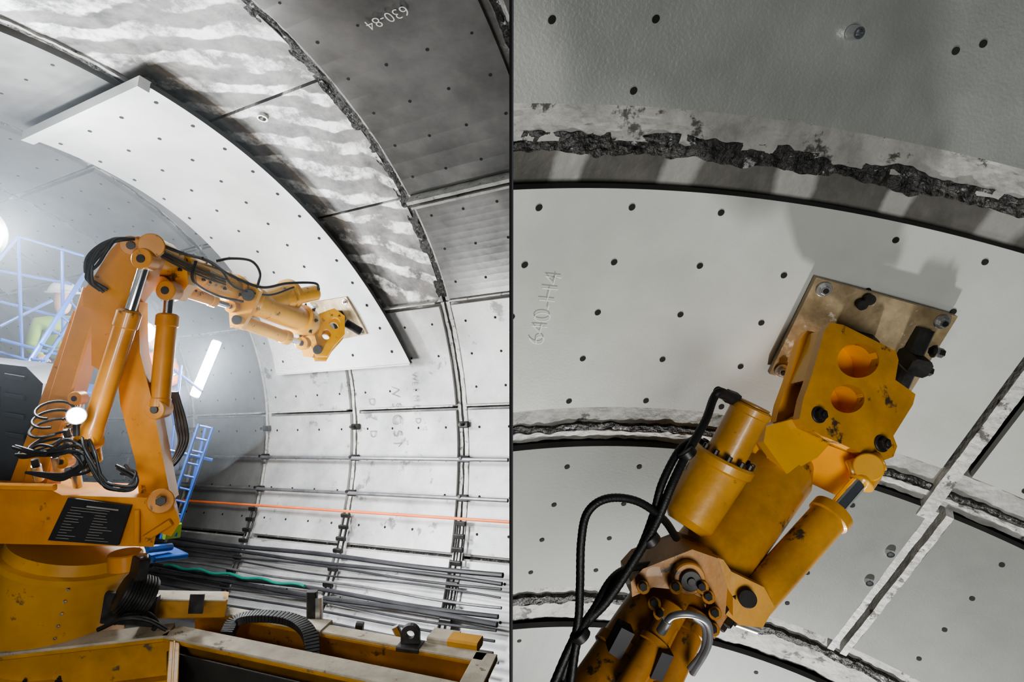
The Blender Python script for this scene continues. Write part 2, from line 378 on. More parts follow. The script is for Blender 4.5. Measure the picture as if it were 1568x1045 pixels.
# data placard
pl=[V(104,763,3.59),V(200,775,3.59),V(180,836,3.59),V(73,828,3.59)]
prism(bk,[pl],Vector((0,.02,0)))
bt=B()
for r in range(13):
    t=.12+.8*r/12; A=pl[0].lerp(pl[3],t);Bp=pl[1].lerp(pl[2],t)
    segs=[(.10,.42),(.52,.86)] if r>2 else [(.12+.22*(r==0),.85)]
    for q0,q1 in segs:
        e=random.uniform(0,.2); c0=A.lerp(Bp,q0);c1=A.lerp(Bp,q1-e); dn=(pl[3]-pl[0]).normalized()*(.010 if r==0 else .0032)
        bt.faces.new([bt.verts.new(x_+Vector((0,-.003,0))) for x_ in (c0,c1,c1+dn,c0+dn)])
finish(bt,'placard_text',M['ink'],cr)
# mast: left leg, right leg, head
beam(bo,V(62,748,3.85),V(152,446,3.98),.15,.15,taper=.95)
beam(bo,V(38,748,3.85),V(128,480,3.95),.03,.20,taper=.7)
prism(bo,[[V(u,v,3.80) for u,v in [(190,456),(212,462),(214,540),(232,610),(262,768),(214,774),(208,710),(184,620),(178,560)]]],Vector((-.04,.16,0)))
prism(bo,[[V(u,v,3.84) for u,v in [(140,462),(194,448),(196,520),(182,560),(160,572),(140,560)]]],Vector((0,.12,0)))
for d in (3.74,3.98):
    prism(bo,[[V(u,v,d) for u,v in [(128,470),(126,448),(146,420),(168,384),(186,366),(212,362),(240,370),(246,386),(228,402),(212,436),(206,474),(186,500),(160,478)]]],Vector((0,.04,0)))
prism(bo,[[V(u,v,3.80) for u,v in [(134,466),(134,450),(168,394),(188,372),(214,372),(232,384),(210,440),(184,476)]]],Vector((0,.18,0)))
tube(bd,V(232,376,3.68),V(232,376,4.08),.05,n=28); tube(bo,V(232,376,3.66),V(232,376,3.70),.075,n=28); tube(bo,V(200,376,3.68),V(200,376,3.72),.06,n=24); tube(bd,V(200,376,3.66),V(200,376,3.70),.025,n=12)
def ram(bb,p0,p1,r,rod,split=.55,eye=1.):
    m=p0.lerp(p1,split)
    tube(bb,p0,m,r,n=32,prof=[(0,r*.8),(.02,r),(.10,r),(.11,r*.93),(.86,r*.93),(.87,r*1.06),(.98,r*1.06),(1,r*.85)])
    tube(bc,m,p1,rod,n=20)
    x=Vector((0,1,0))
    for e in (p0,p1): tube(bb,e-x*r*.8,e+x*r*.8,r*1.0*eye,n=26); tube(bd,e-x*r*.95,e+x*r*.95,r*.4,n=12)
ram(bo,V(136,676,3.62),V(224,398,3.68),.066,.032,.72)
ram(bo,V(244,626,3.85),V(260,446,3.95),.066,.032,.80)
ram(bo,V(100,706,3.70),V(120,610,3.8),.045,.022,.6)
# hoses
for j in range(5):
    cx,cy=84-4*j+random.uniform(-5,5),634+14*j+random.uniform(-4,4); c=V(cx,cy,3.68); ph0=random.uniform(-.6,.6); ra=.11+random.uniform(-.02,.03)
    pts=[c+Vector((math.cos(t)*ra,math.sin(t)*.10,math.sin(t+ph0)*.05+t*.004)) for t in [i*1.75*math.pi/14+ph0 for i in range(15)]]
    hose(bh,pts,.0085,n=8,sub=2)
for j in range(6):
    r_=lambda k=6:random.uniform(-k,k)
    hose(bh,[V(150+j*3,446+r_(),3.7),V(137+r_(),428+r_(),3.62),V(134+j*3+r_(3),398+r_(),3.58),V(150+j*3,377+j+r_(3),3.56),V(180+r_(),368+r_(2),3.6),V(206,366,3.66)],.010,n=8)
for j in range(7):
    r_=lambda k=11:random.uniform(-k,k)
    hose(bh,[V(30+r_(),690+r_(),3.6),V(70+r_(),690+r_(),3.52),V(112+r_(),684+r_(),3.52),V(130+r_(),708+r_(),3.55),V(90+r_(),730+r_(5),3.55),V(50+r_(),724,3.55)],.009,n=8)
for j in range(6):
    r_=lambda k=9:random.uniform(-k,k)
    hose(bh,[V(128+r_(),655+r_(),3.62),V(138+r_(),700+r_(),3.5),V(160+r_(),742+r_(5),3.5),V(198+r_(),748+r_(4),3.48),V(210+r_(3),730+r_(),3.52),V(186+r_(),718+r_(),3.6)],.009,n=8)
for j in range(4):
    hose(bh,[V(262+j*3,600,4.1),V(270+j*5,650,4.15),V(274+j*4,680,4.1),V(258+j*3,712,4.0),V(246,696+j*6,3.95)],.010,n=8)
for u,v in ((90,720),(120,745),(150,705),(108,690),(60,735),(140,725)):
    p=V(u,v,3.7); tube(bs,p,p+Vector((.02,-.05,.10)),.028,n=18); tube(bd,p+Vector((.02,-.05,.10)),p+Vector((.02,-.06,.14)),.022,n=6)
# boom 1
b0,b1=V(222,386,3.95),V(362,446,5.0)
tube(by,b0,b1,.11,n=40,prof=[(0,.09),(.03,.125),(.16,.125),(.17,.11),(.48,.11),(.49,.122),(.56,.122),(.57,.105),(.93,.105),(.94,.135),(1,.135)])
prism(by,[[V(u,v,4.15) for u,v in [(228,404),(286,412),(288,436),(270,460),(254,458),(240,432)]]],Vector((0,.12,0)))
tube(by,V(246,436,4.05),V(246,436,4.3),.06,n=24)
ram(by,V(262,440,4.35),V(356,470,4.9),.05,.026,.7)
ram(by,V(288,400,4.25),V(392,442,5.2),.045,.026,.6)
for t in (.2,.45,.52,.7,.9):
    p=b0.lerp(b1,t)
    for k in range(6):
        an=k*math.pi/3; x,y,a=frame(b1-b0); bolt(bd,p+(x*math.cos(an)+y*math.sin(an))*.115,(x*math.cos(an)+y*math.sin(an)),.010,.016)
for d in (4.95,5.2):
    prism(by,[[V(u,v,d) for u,v in [(340,430),(372,424),(398,446),(386,476),(372,500),(352,502),(350,470)]]],Vector((0,.06,0)))
tube(bd,V(362,490,4.85),V(362,490,5.32),.04,n=20); tube(bd,V(380,452,4.85),V(380,452,5.32),.05,n=20)
# boom 2 + motors
c0,c1=V(380,458,5.1),V(476,496,5.85)
tube(by,c0,c1,.12,n=40,prof=[(0,.10),(.05,.14),(.12,.14),(.13,.12),(.8,.12),(.81,.15),(.92,.15),(1,.12)])
ram(by,V(368,492,5.05),V(464,526,5.75),.065,.03,.75)
tube(by,V(394,468,5.2),V(448,450,5.6),.15,n=36,prof=[(0,.07),(.1,.11),(.8,.13),(.85,.15),(.95,.15),(1,.1)])
tube(by,V(436,458,5.45),V(486,448,5.7),.08,n=30,prof=[(0,.09),(.2,.09),(.22,.075),(.95,.075),(1,.06)])
x,y,a=frame(c1-c0)
for k in range(8):
    an=k*math.pi/4; bolt(bd,c0.lerp(c1,.86)+(x*math.cos(an)+y*math.sin(an))*.15,(x*math.cos(an)+y*math.sin(an)),.012,.018)
def holed(bb,poly,holes,pt,off,nh=28):
    loops=[[pt(u,v) for u,v in poly]]
    for (hu,hv,ru,rv) in holes:
        loops.append([pt(hu+ru*math.cos(-2*math.pi*i/nh),hv+rv*math.sin(-2*math.pi*i/nh)) for i in range(nh)])
    prism(bb,loops,off)
def planept(P0,P1,P2):
    n=(P1-P0).cross(P2-P0)
    def f(u,v):
        D=V(u,v,1.); return D*(P0.dot(n)/D.dot(n))
    return f,n.normalized()
f,n=planept(V(480,480,6.0),V(520,480,6.1),V(490,545,5.9))
if n.y<0:n=-n
for o in (0,.16):
    holed(by,[(474,486),(512,472),(528,484),(528,512),(510,532),(502,546),(484,546),(470,518)],[(513,495,8,9),(500,512,7,8)],lambda u,v:f(u,v)+n*o,n*.04)
prism(by,[[V(u,v,5.9) for u,v in [(456,506),(476,490),(486,530),(478,548),(464,546)]]],Vector((0,.2,0)))
tube(bd,V(486,536,5.85),V(486,536,6.25),.045,n=20)
z,ph,t=TL.hit(512,486,.945)
cor=[TL.hit(u,v,.944) for u,v in ((474,464),(530,455),(562,512),(522,520))]
q=[TL.P(a,b,.944) for a,b,_ in cor]; nn=TL.fr(z,ph,.944)[3]
bp=B(); prism(bp,[q],-nn*.035); finish(bp,'mounting_plate',M['plate'],cr)
ctr=sum(q,Vector())/4
for x_ in q: bolt(bs,x_.lerp(ctr,.2),nn,.022,.03)
beam(bd,ctr,ctr+nn*.2,.12,.2); beam(bd,V(528,494,6.15),V(552,508,6.25),.06,.08)
hose(bh,[V(330,400,4.6),V(355,396,4.7),V(385,400,4.9),V(398,418,5.0),V(394,440,5.0)],.011)
hose(bh,[V(238,372,3.75),V(280,388,4.0),V(320,400,4.4),V(350,420,4.7),V(400,440,5.0),V(440,434,5.2),V(482,434,5.4),V(488,444,5.5)],.012)
hose(bh,[V(300,400,4.1),V(296,430,4.1),V(330,452,4.5),V(372,462,4.8)],.010)
hose(bh,[V(310,395,4.2),V(340,415,4.5),V(360,440,4.7),V(410,452,5.1),V(450,440,5.3)],.009)
for j in range(3): hose(bh,[V(240,380+j*4,3.8),V(275,398+j*5,4.05),V(310,414+j*5,4.3),V(345,428+j*4,4.6)],.008)
# electric slew motor
mA,mB=V(184,905,3.75),V(232,918,3.85)
tube(bd,mA,mB,.13,n=30,prof=[(0,.10),(.05,.12)]+[x_ for k in range(9) for x_ in ((.1+k*.09,.12),(.12+k*.09,.132),(.15+k*.09,.132),(.17+k*.09,.12))]+[(.95,.12),(1,.09)])
beam(bd,V(205,872,3.75),V(222,870,3.8),.12,.14); beam(bd,V(160,930,3.8),V(240,936,3.85),.06,.2)
tube(bs,V(218,850,3.8),V(218,876,3.8),.035,n=16); tube(bo,V(192,846,3.85),V(192,872,3.85),.10,n=24)
for bb,nm,mm in ((bo,'mast_and_table',M['orange']),(by,'booms',M['yellow']),(btu,'turret',M['turret']),(bk,'data_placard',M['placard']),(bs,'bare_fittings',M['steel']),(bd,'pins_and_motors',M['dsteel']),(bc,'ram_rods',M['chrome']),(bh,'hydraulic_hoses',M['black'])):
    bmesh.ops.recalc_face_normals(bb,faces=bb.faces[:]); finish(bb,nm,mm,cr,nm not in('data_placard',))

# ------------------------------------------------------------------ working platform (left, bottom)
def Gd(u,v,z=-1.93):
    d=-z*F/(v-522.5); return V(u,v,d)
pf=empty('platform_frame'); by=B();bt=B();bd=B();bs=B();bv=B()
def girder(p0,p1,w,h,top=True,side=True):
    beam(by,p0+up*(-h/2),p1+up*(-h/2),w*.2,h,hint=up); beam(by,p0+up*-h,p1+up*-h,w,.03,hint=up); beam(by,p0+up*-.02,p1+up*-.02,w,.025,hint=up)
    if top: beam(bt,p0,p1,w*.98,.018,hint=up,ch=.004)
girder(Gd(262,968),Gd(712,1062),.15,.34)
girder(Gd(300,928),Gd(742,1008),.10,.22)
girder(Gd(745,1003),Gd(715,1062),.14,.3)
girder(Gd(-120,1008),Gd(262,966),.18,.30)
girder(Gd(268,968),Gd(262,1070),.06,.30,False)
pts=[Gd(330,948,-2.10),Gd(735,1025,-2.10),Gd(700,1075,-2.10),Gd(255,985,-2.10)]
prism(by,[pts],Vector((0,0,-.02)))
prism(bv,[[Vector((-4,2.4,-2.33)),Vector((-.6,2.4,-2.33)),Vector((-.6,3.75,-2.33)),Vector((-4,3.75,-2.33))]],Vector((0,0,-.03)))  # dark sheet stands in for the unlit void below the frame
# dark strip painted as the shade below the front girder's pale flange
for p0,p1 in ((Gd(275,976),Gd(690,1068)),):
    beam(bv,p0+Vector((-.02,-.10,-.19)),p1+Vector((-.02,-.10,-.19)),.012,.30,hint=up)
beam(by,V(220,927,4.0),V(347,927,4.2),.16,.13,hint=up); beam(bt,V(220,912,4.0),V(347,914,4.2),.16,.01,hint=up)
beam(bd,V(290,925,3.92),V(312,925,3.94),.02,.13,hint=up)
def lug(p,w=.06,h=.2):
    ax=Vector((1,0,0)); n=16
    outer=[p+ax*-w,p+ax*w]+[p+up*h+ (ax*math.cos(t)+up*math.sin(t))*w for t in [i*math.pi/10 for i in range(11)]]
    hol=[p+up*h+(ax*math.cos(-t)+up*math.sin(-t))*w*.45 for t in [i*2*math.pi/n for i in range(n)]]
    prism(bd,[outer,hol],Vector((0,.04,0)))
lug(Gd(628,990),.06,.07)
beam(bd,Gd(612,988),Gd(645,992),.12,.03,hint=up)
beam(bd,Gd(478,950),Gd(478,950)+up*.2,.05,.07); beam(bs,Gd(488,950),Gd(488,950)+up*.16,.05,.05); beam(bt,Gd(466,958),Gd(500,962),.16,.04,hint=up)
beam(bd,V(545,962,4.0),V(556,963,4.0),.05,.08); beam(bs,V(605,960,4.1),V(612,975,4.1),.04,.05)
beam(by,Gd(690,985)+up*.02,Gd(735,992)+up*.02,.12,.06,hint=up); beam(bt,Gd(660,978)+up*.02,Gd(700,984)+up*.02,.14,.04,hint=up)
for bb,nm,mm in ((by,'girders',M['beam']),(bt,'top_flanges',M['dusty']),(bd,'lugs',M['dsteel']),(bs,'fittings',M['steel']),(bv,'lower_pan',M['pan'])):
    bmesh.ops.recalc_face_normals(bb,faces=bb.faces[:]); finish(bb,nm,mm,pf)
dc=empty('cable_drag_chain'); bm=B()
P=catmull([Gd(348,972),Gd(362,962)+up*.05,Gd(400,960)+up*.07,Gd(448,964)+up*.06,Gd(474,978)+up*.02,Gd(480,1000)-up*.08],9)
for i,(a,b) in enumerate(zip(P,P[1:])):
    c=(a+b)/2; beam(bm,c-(b-a)*.38,c+(b-a)*.38,.09,.05,hint=up,ch=.004); beam(bm,a,b,.07,.03,hint=up)
hose(bm,[V(175,955,3.7),V(195,940,3.7),V(225,940,3.75),V(240,955,3.8),V(235,965,3.8)],.015)
hose(bm,[V(150,965,3.6),V(190,948,3.6),V(225,950,3.65),V(255,965,3.7)],.014)
finish(bm,'chain_links',M['black'],dc)

# ------------------------------------------------------------------ blue scaffold + cabinet
sc=empty('access_scaffold'); bm=B()
def rail(*a,r=.014): hose(bm,[V(*x) for x in a],r,n=8,sub=2)
rail((28,362,5.0),(128,392,5.4)); rail((28,362,5.0),(-20,420,4.8)); rail((0,462,5.0),(110,490,5.4)); rail((0,415,5.0),(110,435,5.4))
rail((42,560,4.6),(135,412,5.4),r=.02); rail((64,560,4.7),(140,440,5.5)); rail((0,520,4.8),(95,545,5.3)); rail((28,362,5.0),(34,560,5.0)); rail((95,385,5.2),(98,600,5.2))
rail((0,500,4.9),(80,460,5.2)); rail((0,540,4.9),(70,560,5.0))
for k in range(6): rail((48+k*14,550-k*23,4.6+k*.13),(68+k*13,552-k*19,4.7+k*.13),r=.010)
rail((326,655,5.3),(268,822,4.8)); rail((304,650,5.3),(246,826,4.8)); rail((316,652,5.5),(290,760,5.2)); rail((277,560,5.6),(262,700,5.3))
for k in range(9): rail((304-k*6.4,652+k*19,5.3-k*.055),(326-k*6.4,657+k*19,5.3-k*.055),r=.010)
rail((258,560,5.6),(310,600,5.6)); rail((255,690,5.2),(325,705,5.4)); rail((250,540,5.4),(268,650,5.4),r=.02)
rail((225,842,4.6),(262,838,4.8),r=.03); rail((228,858,4.6),(268,852,4.8),r=.03)
finish(bm,'scaffold_tubes',M['blue'],sc,True)
bm=B(); beam(bm,V(-120,560,5.0),V(150,600,5.6),.9,.05,hint=up); beam(bm,V(225,852,4.7),V(275,846,4.9),.3,.04,hint=up)
finish(bm,'scaffold_deck',M['blue'],sc)
bm=B(); beam(bm,V(252,815,4.75),V(275,812,4.85),.05,.12,hint=up); finish(bm,'yellow_guard',M['hivis'],sc)
cab=empty('control_cabinet'); bm=B()
prism(bm,[[V(u,v,3.9) for u,v in [(-80,548),(40,562),(66,588),(44,745),(-80,745)]]],Vector((-.2,.5,0)))
prism(bm,[[V(u,v,3.88) for u,v in [(-70,585),(-2,592),(-6,700),(-70,700)]]],Vector((0,.03,0)))
for k in range(4): beam(bm,V(8,575+k*30,3.88),V(38,580+k*30,3.88),.02,.03)
finish(bm,'cabinet_body',M['cabinet'],cab)

# ------------------------------------------------------------------ workers
def worker(name,foot,face,hunch=0.,vest='hivis',armf=.3):
    e=empty(name); fx=Vector(face).normalized(); rx=fx.cross(up).normalized()
    def L(x,y,z): return foot+rx*x+fx*(y+hunch*max(0,z-.95)*.8)+up*(z-hunch*max(0,z-.95)*.25)
    def skin(nm,verts,edges,rad,m,root=0):
        me=bpy.data.meshes.new(nm); me.from_pydata([L(*v) for v in verts],edges,[]); me.update()
        o=bpy.data.objects.new(nm,me);SC.objects.link(o);o.parent=e
        md=o.modifiers.new('skin','SKIN'); md.use_smooth_shade=True
        for i,r in enumerate(rad): me.skin_vertices[0].data[i].radius=(r,r*.85)
        me.skin_vertices[0].data[root].use_root=True
        sb=o.modifiers.new('sub','SUBSURF');sb.levels=1;sb.render_levels=2; me.materials.append(m)
    skin('trousers',[(0,0,.98),(.1,0,.9),(.11,.03,.5),(.12,0,.1),(-.1,0,.9),(-.11,.03,.5),(-.12,0,.1),(0,0,1.05)],[(0,1),(1,2),(2,3),(0,4),(4,5),(5,6),(0,7)],[.13,.1,.075,.06,.1,.075,.06,.14],M['cloth'])
    skin('boots',[(.12,-.04,.06),(.12,.16,.04),(-.12,-.04,.06),(-.12,.16,.04)],[(0,1),(2,3)],[.055,.045,.055,.045],M['black'])
    skin('jacket',[(0,0,1.02),(0,0,1.2),(0,0,1.38),(0,0,1.47),(.19,0,1.4),(.25,.04,1.15),(.2,armf,1.08),(-.19,0,1.4),(-.25,.04,1.15),(-.2,armf,1.08)],[(0,1),(1,2),(2,3),(2,4),(4,5),(5,6),(2,7),(7,8),(8,9)],[.14,.145,.15,.07,.07,.055,.042,.07,.055,.042],M[vest])
    skin('head',[(0,.0,1.47),(0,.02,1.56),(0,.03,1.66),(0,.03,1.72)],[(0,1),(1,2),(2,3)],[.05,.075,.085,.06],M['skin'])
    for s_,nm in ((1,'hand_a'),(-1,'hand_b')):
        vs=[(s_*.2,armf,1.08),(s_*.2,armf+.08,1.06)];ed=[(0,1)];rd=[.03,.035]
        for k in range(4): vs+= [(s_*(.17+.018*k),armf+.12,1.06),(s_*(.17+.018*k),armf+.15,1.03)]; ed+=[(1,2+2*k),(2+2*k,3+2*k)]; rd+=[.009,.008]
        vs+=[(s_*.155,armf+.06,1.05),(s_*.14,armf+.09,1.03)]; ed+=[(0,10),(10,11)]; rd+=[.012,.009]
        skin(nm,vs,ed,rd,M['skin'])
    bm=B(); c=L(0,.03,1.68); 
    bmesh.ops.create_uvsphere(bm,u_segments=24,v_segments=12,radius=.125,matrix=Matrix.Translation(c))
    bmesh.ops.bisect_plane(bm,geom=bm.verts[:]+bm.edges[:]+bm.faces[:],plane_co=c,plane_no=(0,0,-1),clear_outer=True)
    tube(bm,c,c+up*.015,.145,n=28); finish(bm,'hard_hat',M['white'],e,True)
    bm=B()
    for zz in (1.12,1.28): tube(bm,L(0,0,zz),L(0,0,zz+.04),.152,n=24)
    finish(bm,'reflective_bands',M['chrome'],e)
worker('construction_worker',V(96,715,5.7),(.6,-.6,0))
worker('construction_worker.001',V(272,735,6.4),(-1,-.2,0),hunch=.5,vest='hivis_o',armf=.4)

# ------------------------------------------------------------------ lamps (left)
def pl_(name,loc,e,r=.15,col=(.93,.97,1)):
    l=bpy.data.lights.new(name,'POINT'); l.energy=e; l.shadow_soft_size=r; l.color=col; o=bpy.data.objects.new(name,l); SC.objects.link(o); o.location=loc; return o
def area(name,loc,tgt,e,size,col=(1,1,1)):
    l=bpy.data.lights.new(name,'AREA'); l.energy=e; l.size=size; l.color=col; o=bpy.data.objects.new(name,l); SC.objects.link(o); o.location=loc
    o.rotation_euler=(Vector(tgt)-Vector(loc)).to_track_quat('-Z','Y').to_euler(); return o
tl=empty('led_tube_lamp'); bm=B(); tube(bm,V(298,606,6.0),V(332,524,6.0),.045,n=20); finish(bm,'diffuser',M['lamp'],tl)
bm=B(); beam(bm,V(297,608,6.06),V(333,522,6.06),.03,.09); finish(bm,'housing',M['steel'],tl)
for i,(u,v,d,r) in enumerate(((220,510,4.9,.08),(117,637,3.42,.045),(-50,356,4.3,.2))):
    e=empty('work_floodlight'); bm=B(); p=V(u,v,d); n=-p.normalized()
    tube(bm,p,p+n*.01,r,n=28); finish(bm,'lens',M['lamp'],e)
    bm=B(); tube(bm,p-n*.1,p+n*.005,r*1.15,n=28,prof=[(0,r*.5),(.2,r*.9),(.98,r*1.15),(1,r*1.15)]); beam(bm,p-n*.08,p-n*.08-up*.12,.03,.03); finish(bm,'housing',M['dsteel'],e)
pl_('led_tube_glow',V(318,560,5.8),75,.12)
pl_('work_flood_glow',V(222,508,4.75),90,.08)
pl_('side_flood_glow',V(-4,355,4.4),260,.12)
pl_('mast_lamp_glow',V(117,640,3.3),6,.05)
area('site_floodlight_low',(-2.2,4.6,-1.3),V(640,720,5.8),82,.5,(.98,.99,1))  # unseen area light added behind the crane to brighten the lower wall
area('site_floodlight_front',(-.8,.2,-1.5),V(450,600,6),34,.6,(1,.99,.96))  # fill light added near the camera, not a lamp of the heading
area('site_floodlight_high',(-1.6,.3,-.2),V(250,200,6),32,.5,(1,.99,.97))  # second unseen fill, added to lift the upper left
# scatter volume added to imitate lens glare around the work lamps
hz_=empty('dust_haze'); bm=B(); bmesh.ops.create_uvsphere(bm,u_segments=32,v_segments=20,radius=1.,matrix=Matrix.Translation((-3.7,4.8,.45))@Matrix.Diagonal((2.2,1.9,1.9,1)))
hm=bpy.data.materials.new('airborne_dust'); hm.use_nodes=True; nt=hm.node_tree; nt.nodes.remove(nt.nodes['Principled BSDF'])
vs_=nt.nodes.new('ShaderNodeVolumeScatter'); vs_.inputs['Density'].default_value=.042; vs_.inputs['Color'].default_value=(.85,.93,1,1); vs_.inputs['Anisotropy'].default_value=.3
nt.links.new(vs_.outputs[0],nt.nodes['Material Output'].inputs['Volume'])
finish(bm,'dust_volume',hm,hz_)

# ================================================================== RIGHT half: second heading, close view of the gripper
ln=empty('tunnel_lining_crown')
bU=B();bBs=B();bSm=B();bHo=B();bJ=B();bG=B();bHe=B();bW=B();bLo=B()
R1=1.022
hz=lambda u,v,r=1.:TR.hit(u,v,r)[0]
zt=hz(785,208,R1); zb=hz(785,660,R1)
slab(bBs,TR,-.4,1.9,.6,3.2,R1+.012,R1+.03,nz=20,npn=60)
slab(bSm,TR,zt+.004,zt+.12,.9,2.9,R1,R1+.01,nz=4,npn=90)
z_up=hz(785,166); slab(bU,TR,-.3,z_up,.9,2.9,1.008,1.02,nz=10,npn=90)
for u,v in ((845,30),(1004,29),(970,139),(1463,78),(1505,67)):
    z,ph,_=TR.hit(u,v,1.008); dot(bHo,TR,z,ph,1.008,.0105)
slab(bG,TR,z_up-.001,zt-.002,.9,2.9,R1-.012,R1+.012,nz=8,npn=700,jit=.0016,zj=.002)
slab(bJ,TR,zt-.010,zt+.009,.9,2.9,R1-.0125,R1+.012,nz=9,npn=900,jit=.0045,zj=.0045)
slab(bW,TR,zt+.007,zt+.010,.9,2.9,R1-.005,R1+.012,nz=3,npn=700,jit=.002,zj=.003)
zp0=.4635; zp1=hz(785,632)
slab(bHe,TR,zp0,zp1,1.527,2.9,1.,1.008,nz=6,npn=90,mi=0,me=1)
for i in range(-2,7):
    for j in range(5):
        z=.4819+.0594*j; ph=2.1063-.0972*i
        if i==3 and j==0: continue
        if 1.54<ph: dot(bHo,TR,z,ph,1.,.0105)
slab(bW,TR,zp0+.02,zb+.02,1.503,1.520,.998,R1,nz=120,npn=3,jit=.001,zj=0)
slab(bHe,TR,zp0+.02,zp1,.9,1.490,1.003,1.012,nz=6,npn=40)
for j in range(5):
    for i in range(1,4): dot(bHo,TR,.4819+.0594*j,1.50-.0972*i+.03,1.003,.0105)
zl=hz(785,690)
slab(bG,TR,zp1+.004,zl-.001,.9,2.9,R1-.014,R1+.012,nz=8,npn=700,jit=.0016,zj=.002)
slab(bJ,TR,zb-.022,zb-.013,.9,2.9,R1-.017,R1+.012,nz=5,npn=700,jit=.003,zj=.003)
slab(bW,TR,zb-.013,zb-.007,.9,2.9,R1-.018,R1+.012,nz=4,npn=700,jit=.0025,zj=.003)
zn=hz(785,905)
for a,b in ((1.507,2.9),(.9,1.478)):
    slab(bLo,TR,zl+.002,zn,a,b,1.0,1.008,nz=6,npn=80,me=1)
slab(bW,TR,zl+.002,zn+.02,1.478,1.488,1.0,R1,nz=100,npn=2,jit=.001,zj=0); slab(bW,TR,zl+.002,zn+.02,1.497,1.507,1.0,R1,nz=100,npn=2,jit=.001,zj=0)
for i in range(-1,8):
    for j in range(4):
        z=zl+.035+.066*j; ph=2.08-.0972*i
        if abs(ph-1.4925)>.02: dot(bHo,TR,z,ph,1.,.0105)
zq=hz(785,965)
slab(bG,TR,zn+.004,zq-.004,.9,2.9,R1-.012,R1+.012,nz=8,npn=600,jit=.002,zj=.002); slab(bJ,TR,zn+.030,zn+.042,.9,2.9,R1-.018,R1+.012,nz=4,npn=600,jit=.003,zj=.004)
slab(bLo,TR,zq,zq+.33,.9,2.9,1.,1.008,nz=6,npn=80,me=1)
for i in range(-1,8):
    for j in range(4): dot(bHo,TR,zq+.03+.066*j,2.06-.0972*i,1.,.0105)
M['panel_r']=mat('crown_panel_grey',(.22,.23,.22),(.36,.37,.35),rough=.34,metal=.2,scale=1.1,bump=.16,bscale=110,detail=4)
M['lower_r']=mat('crown_panel_lower',(.165,.172,.16),(.235,.242,.224),rough=.6,metal=.0,scale=1.5,bump=.06,bscale=110,detail=4,rvar=.05)
M['held_r']=mat('crown_segment_face',(.42,.43,.40),(.54,.545,.515),rough=.42,metal=.05,scale=1.1,bump=.05,bscale=120)
M['smear_r']=stripe_mat('crown_cement_smears',(.12,.115,.10),(.22,.21,.19),(.50,.49,.46),2.9,thr=.45,distort=.5,maskscale=(.3,.8),mask_t=.30,nscale=5)
for bb,nm,mm in ((bU,'panels',[M['panel_r'],M['edge']]),(bLo,'panels_lower',[M['lower_r'],M['edge']]),(bBs,'ceiling_backing',M['joint']),(bSm,'exposed_ring_band',M['smear_r']),(bHo,'bolt_holes',M['hole']),(bJ,'joint_rubble',M['joint']),(bG,'joint_ledges',M['grout']),(bW,'joint_sealant',M['grout_w']),(bHe,'attached_segment',[M['held_r'],M['edge']])):
    clip(bb,1); finish(bb,nm,mm,ln)
bm=B()
for u,v in ((1311,50),(1362,846),(1330,890)):
    z,ph,_=TR.hit(u,v); p,tz,tp,n=TR.fr(z,ph,1.); tube(bm,p-n*.02,p+n*.02,.02,n=20,prof=[(0,.020),(.8,.017),(.9,.015),(.9,.010),(.1,.009)]); 
finish(bm,'protruding_studs',M['chrome'],ln,True)
z,ph,_=TR.hit(834,475); surf_text(TR,'640-H4',z,ph,.085,math.pi,1.,M['chalk'],'chalk_number',ln,off=-.008)

# ---- gripper arm
ga=empty('gripper_arm')
by=B();bw=B();bd=B();bs=B();bc=B();bp=B();bh=B();bbr=B()
TLc=V(1250,425,1.905);TRc=V(1467,485,1.915);BLc=V(1178,573,2.07);BRc=BLc+TRc-TLc
pn=(TRc-TLc).cross(BLc-TLc).normalized()
if pn.y<0:pn=-pn
prism(bp,[[TLc,TRc,BRc,BLc]],pn*.022)
pc=(TLc+BRc)/2
for c,k in ((TLc,.16),(TRc,.16),(BLc,.14),(BRc,.16)):
    p=c.lerp(pc,k); tube(bs,p,p-pn*.006,.026,n=20); tube(bs,p-pn*.006,p-pn*.02,.016,n=6); tube(bd,p-pn*.02,p-pn*.024,.009,n=12)
for c,k in ((TLc.lerp(TRc,.30),.22),(TLc.lerp(TRc,.36),.1)):
    p=c.lerp(pc,k); tube(bd,p,p-pn*.02,.014,n=14); tube(bd,p-pn*.02,p-pn*.028,.018,n=14)
ex=(TRc-TLc).normalized(); ey=(BLc-TLc).normalized()
p=pc+ex*.16-ey*.02
beam(bd,p-ey*.10-pn*.01,p+ey*.12-pn*.05,.05,.05,hint=pn); beam(bd,p+ey*.01,p+ey*.01-pn*.09,.07,.06,hint=ey)
for k in (0,1): 
    q=p-ey*.05+ey*k*.07-pn*.06+ex*.02; tube(bd,q,q+ex*.04,.016,n=6); tube(bs,q+ex*.008,q+ex*.016,.022,n=18)
beam(bd,pc-ex*.03,pc-ex*.03-pn*.05,.12,.10,hint=ey)
f,n=planept(V(1290,500,1.80),V(1375,540,1.83),V(1300,690,1.70))
if n.y<0:n=-n
poly=[(1272,494),(1292,498),(1372,538),(1376,552),(1371,582),(1402,604),(1398,620),(1368,668),(1374,684),(1368,700),(1352,706),(1334,701),(1232,655),(1224,642),(1230,612),(1243,575),(1262,508)]
holes=[(1314,552,32,27),(1298,611,26,22)]
holed(bw,poly,holes,lambda u,v:f(u,v),n*.028,40)
holed(bbr,poly,[],lambda u,v:f(u,v)+n*.10,n*.028)
def web(a,b): 
    A,Bq=f(*a),f(*b); prism(by,[[A+n*.028,Bq+n*.028,Bq+n*.13,A+n*.13]],(Bq-A).cross(n).normalized()*.015)
web((1274,500),(1244,580)); web((1376,560),(1370,590)); web((1232,650),(1330,696)); web((1300,508),(1366,540))
